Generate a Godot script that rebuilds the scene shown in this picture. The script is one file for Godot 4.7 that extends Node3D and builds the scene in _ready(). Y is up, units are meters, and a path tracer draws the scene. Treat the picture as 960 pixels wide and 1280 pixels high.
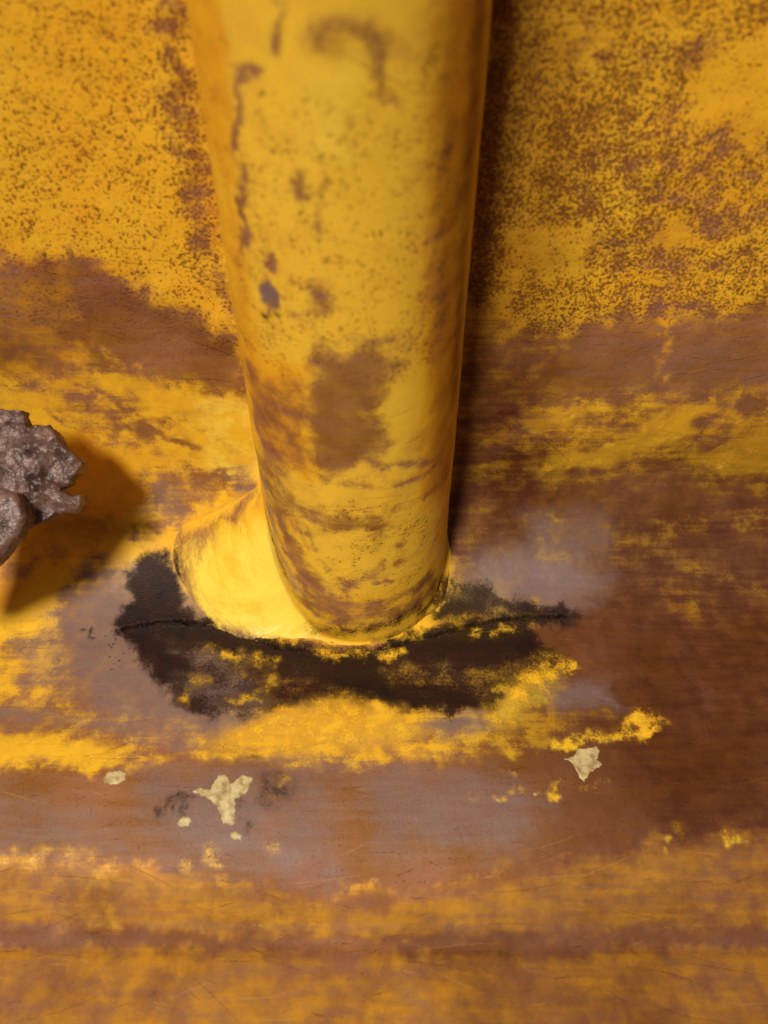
extends Node3D
# Close-up of a yellow painted steel frame: a round post welded to a back plate and a worn ledge.
# Units are metres; paint maps are laid out on the surfaces in millimetres (along x and along the profile / round the post and up it).

const WALL_Z := -0.014
const FILLET := 0.045
const TOP := 0.28
const LEDGE_Z := 0.076
const NOSE := 0.05
const POST_R := 0.03
const HALF_ARC := 0.0471239

enum { SPECK, BROWN, RED, GREY, DARK, GOLD, TONE, LAYERS }

var profile_z := PackedFloat32Array()
var profile_y := PackedFloat32Array()
var profile_s := PackedFloat32Array()
var to_srgb := PackedByteArray()

# ---------------------------------------------------------------- wear and painted shade maps
class Wear:
	# coarse coverage maps (one cell a millimetre) on a rectangle of surface, painted with soft strokes and patches
	var w: int
	var h: int
	var x0: float
	var y0: float
	var f := []

	func _init(x_from: float, y_from: float, wide: float, high: float) -> void:
		x0 = x_from
		y0 = y_from
		w = int(wide)
		h = int(high)
		for i in LAYERS:
			var a := PackedFloat32Array()
			a.resize(w * h)
			f.append(a)

	func ln(layer: int, value: float, width: float, soft: float, p: Array) -> void:
		var lo := Vector2(1e9, 1e9)
		var hi := -lo
		var q := PackedVector2Array()
		for i in range(0, p.size(), 2):
			var v := Vector2(p[i] - x0, p[i + 1] - y0)
			q.append(v)
			lo = lo.min(v)
			hi = hi.max(v)
		var reach := (width + soft) * 0.5 + 1.0
		var a: PackedFloat32Array = f[layer]
		for y in range(maxi(0, int(lo.y - reach)), mini(h, int(hi.y + reach) + 1)):
			for x in range(maxi(0, int(lo.x - reach)), mini(w, int(hi.x + reach) + 1)):
				var c := Vector2(x + 0.5, y + 0.5)
				var d := 1e9
				for k in q.size() - 1:
					d = minf(d, c.distance_squared_to(Geometry2D.get_closest_point_to_segment(c, q[k], q[k + 1])))
				var t := clampf(0.5 - (sqrt(d) - width * 0.5) / soft, 0.0, 1.0)
				if t > 0.0:
					a[y * w + x] = lerpf(a[y * w + x], value, t * t * (3.0 - 2.0 * t))
		f[layer] = a

	func pg(layer: int, value: float, soft: float, p: Array) -> void:
		var lo := Vector2(1e9, 1e9)
		var hi := -lo
		var q := PackedVector2Array()
		for i in range(0, p.size(), 2):
			var v := Vector2(p[i] - x0, p[i + 1] - y0)
			q.append(v)
			lo = lo.min(v)
			hi = hi.max(v)
		var reach := soft * 0.5 + 1.0
		var n := q.size()
		var a: PackedFloat32Array = f[layer]
		for y in range(maxi(0, int(lo.y - reach)), mini(h, int(hi.y + reach) + 1)):
			for x in range(maxi(0, int(lo.x - reach)), mini(w, int(hi.x + reach) + 1)):
				var c := Vector2(x + 0.5, y + 0.5)
				var d := 1e9
				for k in n:
					d = minf(d, c.distance_squared_to(Geometry2D.get_closest_point_to_segment(c, q[k], q[(k + 1) % n])))
				d = sqrt(d) * (-1.0 if Geometry2D.is_point_in_polygon(c, q) else 1.0)
				var t := clampf(0.5 - d / soft, 0.0, 1.0)
				if t > 0.0:
					a[y * w + x] = lerpf(a[y * w + x], value, t * t * (3.0 - 2.0 * t))
		f[layer] = a

	func disturb(seed_: int, far: float) -> void:
		# drag every outline about by a millimetre or two, so that none keeps the sweep of one stroke
		var n := FastNoiseLite.new()
		n.seed = seed_
		n.frequency = 0.09
		n.fractal_octaves = 4
		n.fractal_gain = 0.65
		var from := PackedInt32Array()
		from.resize(w * h)
		for y in h:
			for x in w:
				var u := clampi(int(x + 0.5 + n.get_noise_2d(x, y) * far), 0, w - 1)
				var v := clampi(int(y + 0.5 + n.get_noise_2d(x + 500.0, y) * far * 0.8), 0, h - 1)
				from[y * w + x] = v * w + u
		for layer in LAYERS:
			var a: PackedFloat32Array = f[layer]
			var b := a.duplicate()
			for i in w * h:
				b[i] = a[from[i]]
			f[layer] = b

	func fine(layer: int, wide: int, high: int) -> PackedFloat32Array:
		var a: PackedFloat32Array = f[layer]
		var im := Image.create_from_data(w, h, false, Image.FORMAT_RF, a.to_byte_array())
		im.resize(wide, high, Image.INTERPOLATE_BILINEAR)
		return im.get_data().to_float32_array()


func grain(seed_: int, w: int, h: int, freq: float, octaves: int, warp := 0.0, stretch := 1, gain := 0.5) -> PackedByteArray:
	var n := FastNoiseLite.new()
	n.seed = seed_
	n.noise_type = FastNoiseLite.TYPE_SIMPLEX_SMOOTH
	n.frequency = freq
	n.fractal_type = FastNoiseLite.FRACTAL_FBM if octaves > 1 else FastNoiseLite.FRACTAL_NONE
	n.fractal_octaves = octaves
	n.fractal_gain = gain
	if warp > 0.0:
		n.domain_warp_enabled = true
		n.domain_warp_amplitude = warp
		n.domain_warp_frequency = freq * 0.8
		n.domain_warp_fractal_octaves = 3
	var im := n.get_image(w / stretch + 1, h, false, false, true)
	im.convert(Image.FORMAT_L8)
	if stretch > 1:
		im.resize(w + stretch, h, Image.INTERPOLATE_CUBIC)
	im.crop(w, h)
	return im.get_data()


func scratches(w: int, h: int, count: int, seed_: int) -> PackedByteArray:
	# fine scuffs, mostly along x: over 128 they show paint or bare metal, under 128 they hold dirt
	var rng := RandomNumberGenerator.new()
	rng.seed = seed_
	var a := PackedByteArray()
	a.resize(w * h)
	a.fill(128)
	for i in count:
		var p := Vector2(rng.randf() * w, rng.randf() * h)
		var turn := rng.randfn(0.0, 0.22)
		var n := int(rng.randf_range(12.0, 30.0) if rng.randf() < 0.75 else rng.randf_range(30.0, 130.0))
		var full := (rng.randf_range(12.0, 55.0)) * (1.0 if rng.randf() < 0.4 else -1.0)
		var bend := rng.randfn(0.0, 0.003)
		for k in n:
			p += Vector2(cos(turn), sin(turn))
			turn += bend
			var x := int(p.x)
			var y := int(p.y)
			if x < 0 or y < 0 or x >= w or y >= h:
				break
			if rng.randf() < 0.85:
				a[y * w + x] = clampi(int(128.0 + full * sin(PI * (k + 0.5) / n)), 0, 255)
	return a


func painted(wear: Wear, step: float, seed_: int, post: bool) -> StandardMaterial3D:
	var w := int(wear.w / step)
	var h := int(wear.h / step)
	var speck := wear.fine(SPECK, w, h)
	var brown := wear.fine(BROWN, w, h)
	var red := wear.fine(RED, w, h)
	var grey := wear.fine(GREY, w, h)
	var dark := wear.fine(DARK, w, h)
	var gold := wear.fine(GOLD, w, h)
	var tone := wear.fine(TONE, w, h)
	var dot := grain(seed_, w, h, 0.2 * step / 0.22, 2, 6.0)
	var blot := grain(seed_ + 6, w, h, 0.095 * step / 0.22, 3, 14.0)
	var rag := grain(seed_ + 1, w, h, 0.022 * step / 0.22, 6, 26.0, 1, 0.58)
	var brush := grain(seed_ + 2, w, h, 0.06 * step / 0.22, 4, 0.0, 9, 0.6)
	var cloud := grain(seed_ + 3, w, h, 0.006 * step / 0.22, 4, 30.0)
	var dust := grain(seed_ + 4, w, h, 0.30, 3, 0.0, 1, 0.7)
	var scuff := scratches(w, h, 500 if post else 2400, seed_ + 5)
	var color := PackedByteArray()
	color.resize(w * h * 3)
	var rough := PackedByteArray()
	rough.resize(w * h)
	var relief := PackedByteArray()
	relief.resize(w * h)
	var lut := to_srgb
	var b_amt := 0.5 if post else 0.8
	for i in w * h:
		var n1 := dot[i] / 255.0 - 0.5
		var n2 := rag[i] / 255.0 - 0.5
		var n3 := brush[i] / 255.0 - 0.5
		var n4 := cloud[i] / 255.0 - 0.5
		var n5 := dust[i] / 255.0 - 0.5
		# yellow top coat, faded unevenly; its orange tone also paints the bracket's shadow
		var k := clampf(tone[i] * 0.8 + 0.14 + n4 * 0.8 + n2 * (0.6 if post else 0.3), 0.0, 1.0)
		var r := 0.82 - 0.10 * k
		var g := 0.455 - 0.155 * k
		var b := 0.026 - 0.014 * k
		if tone[i] < 0.0:  # negative tone gives a paler lemon yellow
			var lemon := minf(1.0, -tone[i] * 1.6)
			r += (0.88 - r) * lemon
			g += (0.66 - g) * lemon
			b += (0.085 - b) * lemon
		var ro := maxf(0.28, (0.38 if post else 0.45) + n2 * 0.24 + minf(tone[i], 0.0) * 0.35)
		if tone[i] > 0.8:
			# dull ochre where the paint has chalked, and shade painted on the post's right
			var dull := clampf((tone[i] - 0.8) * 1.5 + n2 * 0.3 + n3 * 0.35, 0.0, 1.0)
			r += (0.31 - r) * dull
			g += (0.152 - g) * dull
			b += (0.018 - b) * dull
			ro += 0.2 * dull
		var lum := 1.0 + n5 * 0.10 + n3 * 0.10
		r *= lum
		g *= lum
		var he := 0.75 + n5 * 0.10
		var t: float
		# rust specks breaking through
		var v := speck[i]
		if v > 0.02:
			t = clampf((v - 0.64 + n1 * 1.2 + (blot[i] / 255.0 - 0.5) * 0.65 + n2 * 0.5 + n5 * 0.3) * 4.5, 0.0, 1.0) * 0.85
			r += (0.125 + n2 * 0.10 - r) * t
			g += (0.044 + n2 * 0.04 - g) * t
			b += (0.012 - b) * t
			he -= 0.30 * t
			ro += 0.12 * t
		# brown film rubbed over and through the paint
		v = brown[i]
		t = clampf(v + (n2 * (1.15 if post else 1.4) + n3 * b_amt + n1 * 0.35 + n5 * 0.6) * clampf(4.0 * v * (1.0 - v), 0.12, 1.0) * minf(1.0, v * 8.0) * (1.0 - 0.5 * clampf(tone[i] * 2.0 - 1.2, 0.0, 1.0)), 0.0, 1.0)
		t = lerpf(t, t * t * (3.0 - 2.0 * t), 0.7)
		if t > 0.0:
			t *= 0.9
			var m := clampf(0.5 + n4 * 1.3 + n3 * 0.8 + n5 * 0.4, 0.0, 1.0)
			r += (0.175 + 0.085 * m + n5 * 0.06 - r) * t
			g += (0.054 + 0.052 * m + n5 * 0.03 - g) * t
			b += (0.017 + 0.052 * m + n5 * 0.02 - b) * t
			he -= 0.22 * t
			ro += (0.58 + n5 * 0.25 - ro) * t
			# dark pores in it
			if n1 < -0.27:
				var pore := clampf((-0.27 - n1) * 9.0, 0.0, 1.0) * t * 0.55
				r *= 1.0 - pore
				g *= 1.0 - pore
				b *= 1.0 - pore
				he -= 0.25 * pore
		var s := (scuff[i] - 128) / 100.0
		if s > 0.0:
			r += (0.62 - r) * s
			g += (0.34 - g) * s
			b += (0.09 - b) * s
		elif s < 0.0:
			r *= 1.0 + s
			g *= 1.0 + s * 1.15
			b *= 1.0 + s
			he += s * 0.4
		# red brown stain, and shade painted in right of the post and lower right
		v = red[i]
		if v > 0.01:
			t = clampf(v * (1.05 + n2 * 0.3 + n3 * 0.3 + n5 * 0.3), 0.0, 0.95)
			r += (0.066 - r) * t
			g += (0.0155 - g) * t
			b += (0.0045 - b) * t
		# grey violet film of old primer and grease; on the ledge also painted sky sheen
		v = grey[i]
		if v > 0.02:
			t = clampf(v + (n2 * 0.5 + n3 * 0.5 + n5 * 0.6) * clampf(4.0 * v * (1.0 - v), 0.15, 1.0), 0.0, 1.0) * 0.85
			r += (0.200 + n5 * 0.06 + n3 * 0.03 - r) * t
			g += (0.132 + n5 * 0.05 + n3 * 0.03 - g) * t
			b += (0.118 + n5 * 0.05 - b) * t
			ro += (0.42 - ro) * t
		# black brown oil, and shadow painted along the crack's right part
		v = dark[i]
		if v > 0.02:
			t = clampf(v + (n2 * 0.7 + n1 * 0.45 + n5 * 0.6 + n3 * 0.3) * clampf(4.0 * v * (1.0 - v), 0.08, 1.0), 0.0, 1.0)
			t = lerpf(t, t * t * (3.0 - 2.0 * t), 0.8) * 0.97
			r += (0.017 + n2 * 0.03 + n5 * 0.015 - r) * t
			g += (0.007 + n2 * 0.008 - g) * t
			b += (0.005 - b) * t
			he += (0.45 + n5 * 0.5 - he) * t
			ro += (0.56 + n5 * 0.3 - ro) * t
		# top coat still left on the high spots; one stripe paints the ledge's sheen
		v = gold[i]
		if v > 0.02:
			t = clampf(v + (n2 * 1.5 + n1 * 0.5 + n3 * 0.5 + n5 * 0.7) * clampf(4.0 * v * (1.0 - v), 0.12, 1.0), 0.0, 1.0)
			t = lerpf(t, t * t * (3.0 - 2.0 * t), 0.8)
			r += (0.82 - r) * t
			g += (0.46 + n4 * 0.1 - g) * t
			b += (0.022 - b) * t
			he += (0.8 - he) * t
			ro += (0.36 - ro) * t
		color[i * 3] = lut[clampi(int(r * 4095.0), 0, 4095)]
		color[i * 3 + 1] = lut[clampi(int(g * 4095.0), 0, 4095)]
		color[i * 3 + 2] = lut[clampi(int(b * 4095.0), 0, 4095)]
		rough[i] = clampi(int(ro * 255.0), 30, 255)
		relief[i] = clampi(int(he * 255.0), 0, 255)
	var m := StandardMaterial3D.new()
	m.resource_name = "worn yellow paint"
	m.texture_repeat = false
	m.albedo_texture = ImageTexture.create_from_image(Image.create_from_data(w, h, false, Image.FORMAT_RGB8, color))
	m.roughness = 1.0
	m.roughness_texture = ImageTexture.create_from_image(Image.create_from_data(w, h, false, Image.FORMAT_L8, rough))
	m.heightmap_enabled = true
	m.heightmap_texture = ImageTexture.create_from_image(Image.create_from_data(w, h, false, Image.FORMAT_L8, relief))
	m.heightmap_scale = 0.045
	m.metallic_specular = 0.24
	return m

# ---------------------------------------------------------------- shapes
func build_profile() -> void:
	# section of the back plate, the inside curve, the ledge with its rounded nose, the seam and the plate below: lists of z, y and length run
	var p := PackedVector2Array()
	for i in 60:
		p.append(Vector2(WALL_Z, lerpf(TOP, FILLET, i / 59.0)))
	for i in range(1, 60):
		var a := PI / 2.0 * i / 59.0
		p.append(Vector2(WALL_Z + FILLET - FILLET * cos(a), FILLET - FILLET * sin(a)))
	for i in range(1, 20):
		p.append(Vector2(lerpf(WALL_Z + FILLET, LEDGE_Z, i / 19.0), 0.0))
	for i in range(1, 40):
		var a := deg_to_rad(46.0) * i / 39.0
		p.append(Vector2(LEDGE_Z + NOSE * sin(a), -NOSE * (1.0 - cos(a))))
	var e: Vector2 = p[p.size() - 1]
	for i in range(1, 25):
		var t := i / 24.0
		p.append(e + Vector2(0.011 * t, -0.0029 * sin(t * PI * 0.5) - 0.0011 * pow(sin(PI * minf(1.0, t * 1.15)), 2.0)))
	e = p[p.size() - 1]
	for i in range(1, 21):
		var t := 0.069 * i / 20.0
		p.append(e + Vector2(t, -0.04 * t))
	var run := 0.0
	for i in p.size():
		if i:
			run += p[i].distance_to(p[i - 1])
		profile_z.append(p[i].x)
		profile_y.append(p[i].y)
		profile_s.append(run)


func along(s: float) -> Vector2:
	# (z, y) of the section at the length s
	var lo := clampi(profile_s.bsearch(s) - 1, 0, profile_s.size() - 2)
	var t := (s - profile_s[lo]) / (profile_s[lo + 1] - profile_s[lo])
	return Vector2(lerpf(profile_z[lo], profile_z[lo + 1], t), lerpf(profile_y[lo], profile_y[lo + 1], t))


func sheet_y(z: float) -> float:
	if z <= WALL_Z + FILLET:
		var d := WALL_Z + FILLET - maxf(z, WALL_Z)
		return FILLET - sqrt(maxf(0.0, FILLET * FILLET - d * d))
	if z <= LEDGE_Z:
		return 0.0
	return -NOSE + sqrt(maxf(0.0, NOSE * NOSE - (z - LEDGE_Z) * (z - LEDGE_Z)))


func near_line(c: Vector2, q: PackedVector2Array) -> float:
	var d := 1e9
	for k in q.size() - 1:
		d = minf(d, c.distance_squared_to(Geometry2D.get_closest_point_to_segment(c, q[k], q[k + 1])))
	return sqrt(d)


func grid_mesh(points: PackedVector3Array, uvs: PackedVector2Array, cols: int, rows: int) -> ArrayMesh:
	# a sheet of cols x rows points, columns to the right and rows downwards as seen from its front
	var normals := PackedVector3Array()
	normals.resize(points.size())
	for y in rows:
		for x in cols:
			var dx := points[y * cols + mini(x + 1, cols - 1)] - points[y * cols + maxi(x - 1, 0)]
			var dy := points[mini(y + 1, rows - 1) * cols + x] - points[maxi(y - 1, 0) * cols + x]
			normals[y * cols + x] = dy.cross(dx).normalized()
	var index := PackedInt32Array()
	index.resize((cols - 1) * (rows - 1) * 6)
	var k := 0
	for y in rows - 1:
		for x in cols - 1:
			var a := y * cols + x
			index[k] = a
			index[k + 1] = a + 1
			index[k + 2] = a + cols
			index[k + 3] = a + 1
			index[k + 4] = a + cols + 1
			index[k + 5] = a + cols
			k += 6
	var arrays := []
	arrays.resize(Mesh.ARRAY_MAX)
	arrays[Mesh.ARRAY_VERTEX] = points
	arrays[Mesh.ARRAY_NORMAL] = normals
	arrays[Mesh.ARRAY_TEX_UV] = uvs
	arrays[Mesh.ARRAY_INDEX] = index
	var m := ArrayMesh.new()
	m.add_surface_from_arrays(Mesh.PRIMITIVE_TRIANGLES, arrays)
	return m


func part(called: String, mesh: Mesh, material: Material, parent: Node, at := Vector3.ZERO) -> MeshInstance3D:
	var o := MeshInstance3D.new()
	o.name = called
	o.mesh = mesh
	o.material_override = material
	o.position = at
	parent.add_child(o, true)
	return o


func thing(called: String, label: String, category: String) -> Node3D:
	var o := Node3D.new()
	o.name = called
	add_child(o, true)
	o.set_meta("label", label)
	o.set_meta("category", category)
	return o


func plain_material(called: String, color: Color, rough: float) -> StandardMaterial3D:
	var m := StandardMaterial3D.new()
	m.resource_name = called
	m.albedo_color = color.linear_to_srgb()
	m.roughness = rough
	return m

# place on the sheet: x and the length s along the section, in metres
var crack := PackedVector2Array()
var torn := PackedVector2Array()
var bumps: FastNoiseLite
var ripples: FastNoiseLite

func sheet_point(x: float, s: float) -> Vector3:
	var c := along(s)
	var e := along(minf(s + 0.001, profile_s[profile_s.size() - 1]))
	var d := along(maxf(s - 0.001, 0.0))
	var n := Vector2(-(e.y - d.y), e.x - d.x).normalized()   # (z, y) of the outward side
	var h := bumps.get_noise_2d(x, s) * 0.0007 + ripples.get_noise_2d(x, s) * 0.00009
	if s > 0.27 and s < 0.34 and x > -0.1 and x < 0.09:
		var q := near_line(Vector2(x, s), crack)
		if q < 0.007:
			q = near_line(Vector2(x, s), torn)
			var rag := ripples.get_noise_2d(x * 3.0 + 7.0, s * 3.0)
			# a torn lip along the crack, and the open crack itself
			h += exp(-pow((q - 0.0012) / 0.0010, 2.0)) * (0.00012 + rag * 0.0005)
			var wide := maxf(0.0001, 0.00042 + rag * 0.0004 + bumps.get_noise_2d(x * 4.0, 9.0) * 0.0007)
			h -= 0.0026 * (1.0 - smoothstep(wide * 0.6, wide * 1.5, q))
	return Vector3(x, c.y + n.y * h, c.x + n.x * h)


func sheet_part(s_from: float, s_to: float, fine_from: float, fine_to: float) -> ArrayMesh:
	var rows := PackedFloat32Array()
	var s := s_from
	while s < s_to - 0.0001:
		rows.append(s)
		s += 0.00032 if s > fine_from and s < fine_to else 0.0008
	rows.append(s_to)
	var cols := 660
	var points := PackedVector3Array()
	var uvs := PackedVector2Array()
	points.resize(cols * rows.size())
	uvs.resize(cols * rows.size())
	for y in rows.size():
		for x in cols:
			var px := lerpf(-0.165, 0.165, x / (cols - 1.0))
			points[y * cols + x] = sheet_point(px, rows[y])
			uvs[y * cols + x] = Vector2((px * 1000.0 + 165.0) / 330.0, (rows[y] * 1000.0 - 60.0) / 412.0)
	return grid_mesh(points, uvs, cols, rows.size())


func grit_mesh() -> ArrayMesh:
	# crumbs of scale and dirt caught along the crack and on the oil
	var rng := RandomNumberGenerator.new()
	rng.seed = 62
	var st := SurfaceTool.new()
	st.begin(Mesh.PRIMITIVE_TRIANGLES)
	for i in 620:
		var k := rng.randf() * (crack.size() - 1)
		var c := crack[int(k)].lerp(crack[int(k) + 1], k - int(k))
		c += Vector2(rng.randfn(0.0, 0.004), rng.randfn(0.0016, 0.0022) if rng.randf() < 0.7 else rng.randf_range(0.0, 0.016))
		var size := 0.00010 + 0.00030 * pow(rng.randf(), 2.5)
		var at := sheet_point(c.x, c.y) + Vector3(0, size * 0.3, 0)
		var turn := Basis.from_euler(Vector3(rng.randf() * TAU, rng.randf() * TAU, rng.randf() * TAU))
		var v := []
		for d in [Vector3.UP, Vector3.RIGHT, Vector3.FORWARD, Vector3.DOWN, Vector3.LEFT, Vector3.BACK]:
			v.append(at + turn * (d * size * rng.randf_range(0.6, 1.4)))
		for f in [[0, 1, 2], [0, 2, 4], [0, 4, 5], [0, 5, 1], [3, 2, 1], [3, 4, 2], [3, 5, 4], [3, 1, 5]]:
			for n in f:
				st.add_vertex(v[n])
	st.generate_normals()
	return st.commit()


func strip_mesh(run: PackedVector2Array, from: float, to: float) -> ArrayMesh:
	# a run of (z, y) points drawn out along x
	var points := PackedVector3Array()
	var uvs := PackedVector2Array()
	for p in run:
		for x in [minf(from, to), maxf(from, to)]:
			points.append(Vector3(x, p.y, p.x))
			uvs.append(Vector2(x, p.x))
	return grid_mesh(points, uvs, 2, run.size())


func smooth(from: float, to: float, x: float) -> float:
	var t := clampf((x - from) / (to - from), 0.0, 1.0)
	return t * t * (3.0 - 2.0 * t)


func post_point(a: float, t: float) -> Array:
	# [point, height along the skin]; a runs round the post from its front, t upwards from its foot, which flares into the weld
	var side := signf(a)
	var b := absf(a) - HALF_ARC
	var x: float
	var z: float
	var nx: float
	var nz: float
	if b < 0.0:
		nx = sin(a / POST_R)
		nz = cos(a / POST_R)
		x = POST_R * nx
		z = POST_R * nz
	elif b < 0.008:
		x = side * POST_R
		z = -b
		nx = side
		nz = 0.0
	else:
		var ph := minf((b - 0.008) / 0.006, PI / 2.0)
		x = side * (POST_R + 0.006 * (1.0 - cos(ph)))
		z = -0.008 - 0.006 * sin(ph)
		nx = side * cos(ph)
		nz = sin(ph)
	var r := 0.0022 + 0.036 * (1.0 - smooth(-0.051, -0.008, a)) * (1.0 - 0.45 * smooth(0.047, 0.0645, -a)) + 0.002 * smooth(0.012, 0.04, a)
	var high := 0.75 * r
	var q := clampf(1.0 - t / high, 0.0, 1.0)
	var f := r * pow(q, 1.45)
	var v := t if t >= high else high - sqrt((high - t) * (high - t) + f * f)
	var zz := z + nz * f
	var h := bumps.get_noise_2d(a * 1.3 + 3.0, t) * 0.00025 + (ripples.get_noise_2d(a * 0.5, t * 0.5) * 0.00025 + bumps.get_noise_2d(a * 3.0 + 9.0, t * 3.0) * 0.0009) * minf(1.0, q * 4.0)
	return [Vector3(x + nx * (f + h), sheet_y(maxf(zz, -0.006)) + t - 0.0012, zz + nz * h - (0.004 * smooth(0.010, 0.0174, b))), v]


func post_mesh() -> ArrayMesh:
	var ts := PackedFloat32Array()
	var t := 0.24
	while t > 0.0:
		ts.append(t)
		t -= 0.0004 if t < 0.045 else 0.0012
	ts.append(0.0)
	var cols := 360
	var points := PackedVector3Array()
	var uvs := PackedVector2Array()
	for row in ts:
		for x in cols:
			var a := lerpf(-0.0645, 0.0645, x / (cols - 1.0))
			var p := post_point(a, row)
			points.append(p[0])
			uvs.append(Vector2((a * 1000.0 + 65.0) / 130.0, (p[1] * 1000.0 + 25.0) / 265.0))
	return grid_mesh(points, uvs, cols, ts.size())


func blob_mesh(size: Vector3i, cell: float, field: Callable) -> ArrayMesh:
	# surface nets over a box of cells centred on the origin; field is below zero inside
	var nx := size.x + 1
	var ny := size.y + 1
	var nz := size.z + 1
	var off := Vector3(size) * cell * -0.5
	var val := PackedFloat32Array()
	val.resize(nx * ny * nz)
	for z in nz:
		for y in ny:
			for x in nx:
				val[(z * ny + y) * nx + x] = field.call(off + Vector3(x, y, z) * cell)
	var at := PackedInt32Array()
	at.resize(nx * ny * nz)
	at.fill(-1)
	var points := PackedVector3Array()
	for z in size.z:
		for y in size.y:
			for x in size.x:
				var sum := Vector3.ZERO
				var n := 0
				for e in 12:
					var axis := e / 4
					var u := e & 1
					var v := (e >> 1) & 1
					var a := Vector3i(0, u, v) if axis == 0 else Vector3i(u, 0, v) if axis == 1 else Vector3i(u, v, 0)
					var b := a
					b[axis] = 1
					var va := val[((z + a.z) * ny + y + a.y) * nx + x + a.x]
					var vb := val[((z + b.z) * ny + y + b.y) * nx + x + b.x]
					if (va < 0.0) != (vb < 0.0):
						sum += Vector3(a).lerp(Vector3(b), va / (va - vb))
						n += 1
				if n:
					at[(z * ny + y) * nx + x] = points.size()
					points.append(off + (Vector3(x, y, z) + sum / n) * cell)
	var st := SurfaceTool.new()
	st.begin(Mesh.PRIMITIVE_TRIANGLES)
	st.set_smooth_group(0)
	for p in points:
		st.add_vertex(p)
	var step := [1, nx, nx * ny]
	for z in range(1, size.z):
		for y in range(1, size.y):
			for x in range(1, size.x):
				var i := (z * ny + y) * nx + x
				for axis in 3:
					var inside := val[i] < 0.0
					if inside == (val[i + step[axis]] < 0.0):
						continue
					var u: int = step[(axis + 1) % 3]
					var v: int = step[(axis + 2) % 3]
					var quad := [at[i], at[i - u], at[i - u - v], at[i - v]]
					if inside:
						quad.reverse()
					for k in [0, 1, 2, 0, 2, 3]:
						st.add_index(quad[k])
	st.generate_normals()
	return st.commit()


func ragged_outline(p: Array) -> PackedVector2Array:
	var q := PackedVector2Array()
	for i in range(0, p.size(), 2):
		q.append(Vector2(p[i], p[i + 1]))
	return q


func polygon_distance(c: Vector2, q: PackedVector2Array) -> float:
	var d := 1e9
	for k in q.size():
		d = minf(d, c.distance_squared_to(Geometry2D.get_closest_point_to_segment(c, q[k], q[(k + 1) % q.size()])))
	return sqrt(d) * (-1.0 if Geometry2D.is_point_in_polygon(c, q) else 1.0)


func flake_mesh(q: PackedVector2Array, thick: float, seed_: int) -> ArrayMesh:
	# a low lump of filler or paint lying on the sheet; q is its outline on the sheet (x, s) in millimetres
	var n := FastNoiseLite.new()
	n.seed = seed_
	n.frequency = 0.55
	n.fractal_octaves = 3
	var lo := q[0]
	var hi := q[0]
	for v in q:
		lo = lo.min(v)
		hi = hi.max(v)
	lo -= Vector2(0.6, 0.6)
	hi += Vector2(0.6, 0.6)
	var step := 0.16
	var cols := int((hi.x - lo.x) / step) + 1
	var rows := int((hi.y - lo.y) / step) + 1
	var points := PackedVector3Array()
	var uvs := PackedVector2Array()
	for y in rows:
		for x in cols:
			var c := lo + Vector2(x, y) * step
			var d := polygon_distance(c, q) + n.get_noise_2d(c.x, c.y) * 0.4
			var base := sheet_point(c.x * 0.001, c.y * 0.001)
			var e := sheet_point(c.x * 0.001, c.y * 0.001 + 0.001)
			var away := Vector3(0, e.z - base.z, -(e.y - base.y)).normalized()
			var up := -0.0007 + (thick + 0.0007) * smooth(0.45, -0.8, d) + n.get_noise_2d(c.x * 0.8, c.y * 0.8 + 30.0) * 0.00014
			points.append(base + away * up)
			uvs.append(Vector2(x, y) / 200.0)
	return grid_mesh(points, uvs, cols, rows)


func lump_material() -> StandardMaterial3D:
	# corroded steel: violet grey scale with ochre and black pits
	var n := FastNoiseLite.new()
	n.seed = 71
	n.frequency = 0.012
	n.fractal_octaves = 6
	n.fractal_gain = 0.62
	var ramp := Gradient.new()
	ramp.offsets = PackedFloat32Array([0.0, 0.34, 0.5, 0.62, 0.74, 1.0])
	ramp.colors = PackedColorArray([Color(0.08, 0.045, 0.03), Color(0.25, 0.15, 0.10), Color(0.37, 0.265, 0.22), Color(0.46, 0.36, 0.33), Color(0.54, 0.44, 0.41), Color(0.56, 0.40, 0.20)])
	var tex := NoiseTexture2D.new()
	tex.width = 512
	tex.height = 512
	tex.seamless = true
	tex.noise = n
	tex.color_ramp = ramp
	var fine := FastNoiseLite.new()
	fine.seed = 5
	fine.frequency = 0.035
	fine.fractal_octaves = 6
	fine.fractal_gain = 0.6
	var bump := NoiseTexture2D.new()
	bump.width = 512
	bump.height = 512
	bump.seamless = true
	bump.noise = fine
	var m := StandardMaterial3D.new()
	m.resource_name = "corroded steel"
	m.albedo_texture = tex
	m.roughness = 0.42
	m.uv1_triplanar = true
	m.uv1_scale = Vector3.ONE * 18.0
	m.heightmap_enabled = true
	m.heightmap_texture = bump
	m.heightmap_scale = 0.055
	return m


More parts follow.
